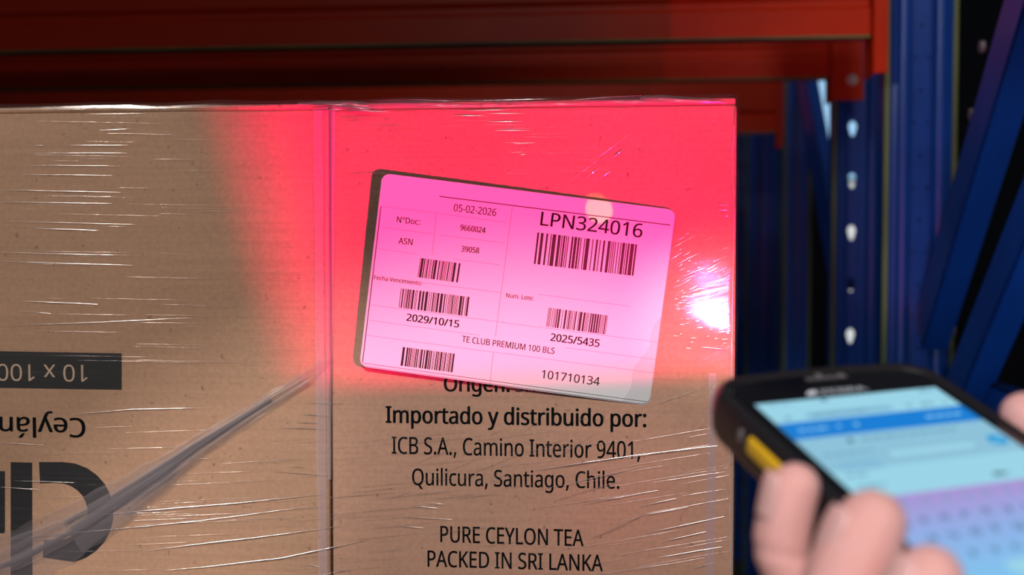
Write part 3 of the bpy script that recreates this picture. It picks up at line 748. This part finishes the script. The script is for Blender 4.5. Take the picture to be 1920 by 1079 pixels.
# ------------------------------------------------------------------ handheld scanner (built in millimetres of its own frame)
SCN = bpy.data.objects.new('handheld_scanner', None); COL.objects.link(SCN)
SCN.matrix_world = SM @ Matrix.Scale(.001, 4)
SCN['label'] = 'black rugged handheld barcode scanner with a lit touch screen, held in the right hand'
SCN['category'] = 'barcode scanner'
BX0, BX1, BY0, BY1 = -8.5, 70.5, -134.0, 17.5
def ring(inset, z, arch=3.0, r=12.0, seg=8):
    x0, x1, y0, y1 = BX0 + inset, BX1 - inset, BY0 + inset, BY1 - inset; rr = max(1.0, r - inset); out = []
    for cx, cy, a0 in ((x1 - rr, y1 - rr, 0), (x0 + rr, y1 - rr, 90), (x0 + rr, y0 + rr, 180), (x1 - rr, y0 + rr, 270)):
        for i in range(seg + 1):
            a = math.radians(a0 + 90 * i / seg); out.append((cx + rr * math.cos(a), cy + rr * math.sin(a)))
        if a0 == 0:
            for k in range(1, 8): out.append((x1 - rr - (x1 - x0 - 2 * rr) * k / 8, y1))
    xm = (x0 + x1) / 2; hw = (x1 - x0) / 2
    return [Vector((x, y + (arch * (1 - ((x - xm) / hw) ** 2) if y > y1 - rr - 1 else 0), z)) for x, y in out]
def loft(name, rings, m, parent, cap0=True, cap1=True):
    V = []; Fc = []; n = len(rings[0])
    for r_ in rings: V += r_
    for k in range(len(rings) - 1):
        for i in range(n): j = (i + 1) % n; Fc.append((k * n + i, k * n + j, (k + 1) * n + j, (k + 1) * n + i))
    if cap0: Fc.append(tuple(range(n))[::-1])
    if cap1: Fc.append(tuple((len(rings) - 1) * n + i for i in range(n)))
    return mesh_obj(name, V, Fc, m, parent, False)
o = loft('housing', [ring(i, z) for i, z in ((5, -14.5), (2.2, -13.6), (.8, -11), (.2, -7), (0, -3.5), (.5, -.8), (1.5, .8), (2.6, 1.4), (3.8, 1.3), (4.8, .5), (5.2, 0))], M_rubber, SCN)
o.data.polygons.foreach_set('use_smooth', [len(p.vertices) == 4 for p in o.data.polygons])
loft('front_glass', [ring(5.0, .1), ring(5.0, .35), ring(5.3, .45)], M_glass, SCN)

def ui_mat(name, c, e=1.0, grad=None):
    m = bpy.data.materials.new(name); m.use_nodes = True; nt = m.node_tree; nd = nt.nodes; lk = nt.links; nd.remove(nd['Principled BSDF'])
    em = nd.new('ShaderNodeEmission'); em.inputs[0].default_value = (*c, 1); em.inputs[1].default_value = e; lk.new(em.outputs[0], nd['Material Output'].inputs[0])
    if grad:
        tc = nd.new('ShaderNodeTexCoord'); sp = nd.new('ShaderNodeSeparateXYZ'); lk.new(tc.outputs['Object'], sp.inputs[0])
        mr = nd.new('ShaderNodeMapRange'); lk.new(sp.outputs[1], mr.inputs[0]); mr.inputs[1].default_value = grad[0]; mr.inputs[2].default_value = grad[1]
        cr = nd.new('ShaderNodeValToRGB'); lk.new(mr.outputs[0], cr.inputs[0]); els = cr.color_ramp.elements
        els[0].position = 0; els[0].color = (*grad[2][0], 1); els[1].position = 1; els[1].color = (*grad[2][-1], 1)
        for k, cc in enumerate(grad[2][1:-1]): e_ = els.new((k + 1) / (len(grad[2]) - 1)); e_.color = (*cc, 1)
        lk.new(cr.outputs[0], em.inputs[0])
    return m
def rect(name, x0, x1, y0, y1, z, m, parent, r=0, th=.0):
    if r:
        pts = []
        for cx, cy, a0 in ((x1 - r, y1 - r, 0), (x0 + r, y1 - r, 90), (x0 + r, y0 + r, 180), (x1 - r, y0 + r, 270)):
            for i in range(5): a = math.radians(a0 + 22.5 * i); pts.append(Vector((cx + r * math.cos(a), cy + r * math.sin(a), z)))
    else: pts = [Vector((x0, y0, z)), Vector((x1, y0, z)), Vector((x1, y1, z)), Vector((x0, y1, z))]
    return mesh_obj(name, pts, [tuple(range(len(pts)))], m, parent)
def local(px, py):      # photograph pixel to scanner millimetres, on the screen's plane
    q = on_plane(px, py, SC_O, AX_N) - SC_O; return q.dot(AX_W) * 1000, q.dot(AX_U) * 1000
M_scr = ui_mat('screen_cyan', (.33, .66, .80)); M_scr2 = ui_mat('screen_page', (.27, .54, .70)); M_bar = ui_mat('screen_header_blue', (.012, .21, .66))
M_pill = ui_mat('screen_grey', (.24, .50, .68)); M_uit = ui_mat('screen_text_grey', (.16, .35, .48)); M_uid = ui_mat('screen_text_dark', (.035, .09, .14)); M_uiw = ui_mat('screen_text_white', (.25, .62, .88))
M_icon = ui_mat('screen_icon_blue', (.02, .33, .68)); M_field = ui_mat('screen_field', (.34, .66, .80))
yk = local(1700, 931)[1]
M_kb = ui_mat('screen_keyboard', (.3, .4, .8), grad=(-108.0, yk, [(.30, .60, .85), (.22, .55, .86), (.28, .44, .80), (.42, .29, .66)]))  # lilac moire and reflection painted into the keyboard's gradient
DSP = rect('display', 0, 62, -110, 0, .62, M_scr, SCN)
yb1 = local(1459, 800)[1]; yb0 = local(1490, 830)[1]
rect('header_bar', 0, 62, yb0, yb1, .66, M_bar, DSP)
ype = local(1700, 882)[1]
rect('page_area', 0, 62, ype + 2, yb0, .65, M_scr2, DSP)
rect('keyboard_area', 0, 62, -110, yk, .66, M_kb, DSP)
ya = (yb1 + 0) / 2
rect('address_bar', 11, 40, yb1 + 1.3, yb1 + 4.6, .68, M_pill, DSP, 1.5)
def words(name, x0, x1, y, h, m, n=4, sd=1):
    r_ = random.Random(sd); V = []; Fc = []; x = x0
    while x < x1:
        w = min(r_.uniform(1.5, 4.0), x1 - x); k = len(V); V += [Vector((x, y, .72)), Vector((x + w, y, .72)), Vector((x + w, y + h, .72)), Vector((x, y + h, .72))]; Fc.append((k, k + 1, k + 2, k + 3)); x += w + .8
    return mesh_obj(name, V, Fc, m, DSP)
words('address_text', 13, 31, yb1 + 2.3, 1.2, M_uit, sd=2)
words('browser_icon', 4, 7, yb1 + 2.0, 1.4, M_uit, sd=3); words('browser_icon', 45, 46.4, yb1 + 2.2, 1.5, M_uit, sd=3); words('browser_icon', 50, 54, yb1 + 2.2, 1.5, M_uit, sd=8); words('browser_icon', 58, 58.8, yb1 + 2.1, 1.7, M_uit, sd=3)
words('status_icon', 21, 23.0, -2.2, 1.3, M_uid, sd=4); words('status_icon', 55, 60, -2.2, 1.1, M_uit, sd=5); words('status_icon', 3, 12, -2.2, .8, M_pill, sd=6)
hm = (yb0 + yb1) / 2
words('header_text', 4, 14, hm - .6, 1.1, M_uiw, sd=7); words('header_text', 16.5, 17.7, hm - .5, 1.2, M_uiw, sd=7); words('header_text', 22, 23.4, hm - .7, 1.5, M_uiw, sd=7); words('header_text', 46, 58, hm - .5, 1.1, M_uiw, sd=9)
words('page_text', 14.5, 16.3, yb0 - 4.2, 1.7, M_uid, sd=10); words('page_text', 19, 50, yb0 - 4.0, 1.2, M_uit, sd=11)
words('page_text', 3, 19, yb0 - 10, 1.0, M_uit, sd=12); words('page_text', 3, 10, yb0 - 21, 1.1, M_uit, sd=13); words('page_text', 3, 11, yb0 - 26.5, 1.1, M_uit, sd=14)
rect('input_field', 21, 50, yb0 - 14.5, yb0 - 10.3, .67, M_uit, DSP, 1.9); rect('input_field', 21.3, 49.7, yb0 - 14.2, yb0 - 10.6, .69, M_field, DSP, 1.7)
rect('page_button', 3.5, 17, yb0 - 18.2, yb0 - 13.4, .67, M_pill, DSP, .8)
cx, cy = local(1869, 829); rect('round_icon', cx - 3.0, cx + 3.0, cy - 2.7, cy + 2.7, .69, M_icon, DSP, 2.6); rect('icon_mark', cx - 1.1, cx + 1.1, cy - .5, cy + .5, .72, M_uiw, DSP)
words('suggestion_text', 43, 48, yk + 3.0, 1.4, M_uid, sd=15); words('suggestion_text', 54, 59, yk + 3.0, 1.4, M_uid, sd=16)
rows = ['1234567890', 'qwertyuiop', 'asdfghjkl', 'zxcvbnm']
for k, rw in enumerate(rows):
    y = yk - 5.2 - k * 7.4; x0 = 2.6 if k < 2 else (5.7 if k == 2 else 11.5)
    for i, ch in enumerate(rw):
        vs, fs = text_geo(ch, .01)
        mesh_obj('key_letter', [Vector((x0 + i * 6.2 + v.x * 2.4, y + v.y * 2.7, .72)) for v in vs], fs, M_uid if k else M_uit, DSP)
rect('space_bar', 17, 45, yk - 36, yk - 31, .70, M_scr, DSP, 1)
# maker's lettering, speaker, indicator, trigger
lx0, ly0 = local(1513, 745); lx1, _ = local(1630, 736)
M_logo = mat('grey_white_print', (.75, .85, .95), rough=.3)
vs, fs = text_geo('ZEBRA', .03)
wt = lx1 - lx0
mesh_obj('brand_lettering', [Vector((lx0 + wt * .26 + v.x * wt * .74, ly0 + v.y * 2.6, .52)) for v in vs], fs, M_logo, SCN)
hp = [(.00, .2), (.02, 1.1), (.06, 2.0), (.11, 2.7), (.17, 2.9), (.22, 2.4), (.21, 1.7), (.17, 1.3), (.21, .7), (.18, .1), (.12, .5), (.07, -.2)]
mesh_obj('brand_emblem', [Vector((lx0 + wt * a, ly0 + b * .95, .52)) for a, b in hp], [tuple(range(len(hp)))], M_logo, SCN)
gx0, gy = local(1512, 716); gx1, _ = local(1590, 711)
bm = bmesh.new(); box(bm, gx0, gx1, gy - .5, gy + 1.3, .3, .75, .15, 1); bm_obj('earpiece_grille', bm, mat('grille_grey', (.10, .10, .11), rough=.4), SCN)
for px in (1535, 1577):
    a, b = local(px, 708); bm = bmesh.new(); box(bm, a - .9, a + .9, b - 1.2, b + 1.2, .4, .8, .3, 2); bm_obj('grille_clip', bm, mat('clip_grey', (.17, .17, .18), rough=.4), SCN)
bm = bmesh.new(); box(bm, BX0 - .9, BX0 + 1.5, -40, -13, -7.0, -1.6, 1.1, 3); bm_obj('scan_trigger', bm, M_yellow, SCN, True).data.materials[0] = M_yellow
bm = bmesh.new(); box(bm, BX0 - .4, BX0 + 1.5, -9.5, -7.5, -6.2, -2.2, .5, 2); bm_obj('side_microphone', bm, mat('port_grey', (.16, .16, .17), rough=.35), SCN, True)
bm = bmesh.new(); box(bm, 12, 50, BY1 - 2, BY1 + 2.3, -11.5, -4.5, 1.0, 2); bm_obj('scan_window', bm, mat('red_black_window', (.03, .002, .003), rough=.1), SCN, True)

# ------------------------------------------------------------------ hand (one continuous skin, millimetres of the scanner's frame)
def chain(pts, step=1.6):
    """Catmull-Rom through (x, y, z, r)"""
    out = []; P = [pts[0]] + list(pts) + [pts[-1]]
    for k in range(1, len(P) - 2):
        a, b, c, d = P[k - 1], P[k], P[k + 1], P[k + 2]; L = math.dist(b[:3], c[:3]); n = max(1, int(L / step))
        for i in range(n):
            t = i / n
            out.append([.5 * ((2 * b[j]) + (-a[j] + c[j]) * t + (2 * a[j] - 5 * b[j] + 4 * c[j] - d[j]) * t * t + (-a[j] + 3 * b[j] - 3 * c[j] + d[j]) * t ** 3) for j in range(4)])
    out.append(list(pts[-1])); return out
FING = {
 'index':  [(30, -62, -34, 10.5), (8, -60, -38, 9.2), (-10, -56, -29, 8.2), (-17, -51, -17, 6.9), (-17.5, -48.5, -12.5, 7.4), (-15.8, -46, -5, 7.3), (-13.4, -44.5, 1.0, 6.5)],
 'middle': [(32, -84, -34, 11), (8, -84, -40, 10.2), (-12, -81, -31, 9.8), (-19, -76, -16, 9.5), (-17.5, -74, -11, 10.1), (-12.8, -71, -2.0, 9.9), (-8.5, -69, 4.8, 8.4)],
 'ring':   [(32, -104, -34, 10.5), (8, -107, -40, 9.7), (-12, -105, -31, 9.2), (-18.5, -99, -15, 8.4), (-16.5, -96, -8, 8.9), (-13, -93, -.5, 8.8), (-9.0, -91, 5.0, 7.6)],
 'little': [(32, -122, -34, 9.5), (10, -126, -37, 8.2), (-9, -125, -30, 7.4), (-15.5, -121, -16, 6.7), (-15, -118, -8, 6.8), (-11, -116, 0, 5.9)],
 'thumb':  [(52, -118, -34, 15), (76, -94, -30, 13), (85, -68, -20, 10.8), (82, -48, -10, 9.0), (78.5, -35, -4.5, 8.8), (74.5, -24, 1.8, 7.2)],
}
bm = bmesh.new()
def blob(x, y, z, r):
    bmesh.ops.create_icosphere(bm, subdivisions=2, radius=r, matrix=Matrix.Translation((x, y, z)))
for f in FING.values():
    for q in chain(f): blob(*q)
for f in ((30, -62), (32, -84), (32, -104), (32, -122)):
    for q in chain([(f[0], f[1], -34, 12.5), (44, (f[1] - 110) / 2, -36, 14), (46, -128, -38, 18), (42, -160, -42, 21)], 3): blob(*q)
for q in chain([(42, -150, -42, 21), (40, -185, -48, 23), (38, -230, -56, 28), (36, -270, -64, 31)], 4): blob(*q)
me = bpy.data.meshes.new('hand'); bm.to_mesh(me); bm.free()
tmp = bpy.data.objects.new('tmp_hand', me); COL.objects.link(tmp)
rm = tmp.modifiers.new('r', 'REMESH'); rm.mode = 'VOXEL'; rm.voxel_size = 1.0; rm.use_smooth_shade = True
sm = tmp.modifiers.new('s', 'SMOOTH'); sm.iterations = 5; sm.factor = .5
dg = bpy.context.evaluated_depsgraph_get(); hm_ = bpy.data.meshes.new_from_object(tmp.evaluated_get(dg)); bpy.data.objects.remove(tmp)
# creases at the last joints, and the pads flattened where they press on the housing
creases = [((-17.5, -49, -14.5), (.25, .35, .9)), ((-17.8, -75, -13), (.35, .3, .88)), ((-17, -98, -12), (.35, .3, .88))]
for v in hm_.vertices:
    c = v.co
    for p, n in creases:
        d = c - Vector(p)
        if d.length < 13:
            h = d.dot(Vector(n).normalized()); c -= d.normalized() * .42 * math.exp(-(h / 1.5) ** 2)
hm_.name = 'hand'; hm_.materials.clear(); hm_.materials.append(M_skin)
hm_.polygons.foreach_set('use_smooth', [True] * len(hm_.polygons))
HAND = bpy.data.objects.new('hand', hm_); COL.objects.link(HAND); HAND.matrix_world = SCN.matrix_world
HAND['label'] = 'bare right hand, fingers curled round the left edge of the black scanner, thumb opposite'
HAND['category'] = 'hand'
def nail(tip, nrm, along, r, w=5.2, l=6.0):
    n = Vector(nrm).normalized(); a = Vector(along); a = (a - a.dot(n) * n).normalized(); s = n.cross(a); V = []; Fc = []; c0 = Vector(tip)
    NU, NV = 9, 9
    for j in range(NV):
        v = j / (NV - 1) * 2 - 1
        for i in range(NU):
            u = i / (NU - 1) * 2 - 1; uu = u * math.sqrt(max(0.05, 1 - .55 * abs(v) ** 3)); ang = uu * w / r
            V.append(c0 + a * (v * l) + (n * math.cos(ang) + s * math.sin(ang)) * (r - .0 - .9 * max(0, v) ** 2))
    for j in range(NV - 1):
        for i in range(NU - 1): k = j * NU + i; Fc.append((k, k + 1, k + NU + 1, k + NU))
    o = mesh_obj('fingernail', V, Fc, M_nail, HAND, True); s_ = o.modifiers.new('t', 'SOLIDIFY'); s_.thickness = .5; s_.offset = -1
nail((-14.6, -45, -1.5), (-1, .15, .15), (.3, .2, 1), 7.3)
nail((-10.7, -70, 1.0), (-.95, .2, .35), (.5, .2, .9), 9.75)
nail((-11.2, -92, 2.2), (-.9, .2, .45), (.6, .2, .8), 8.5)
nail((-13, -117, -3), (-1, .2, .3), (.5, .2, .8), 6.7, 4.4, 4.8)
nail((76.5, -29, -.5), (1, .3, .25), (-.4, 1, .6), 8.5, 6, 6.5)
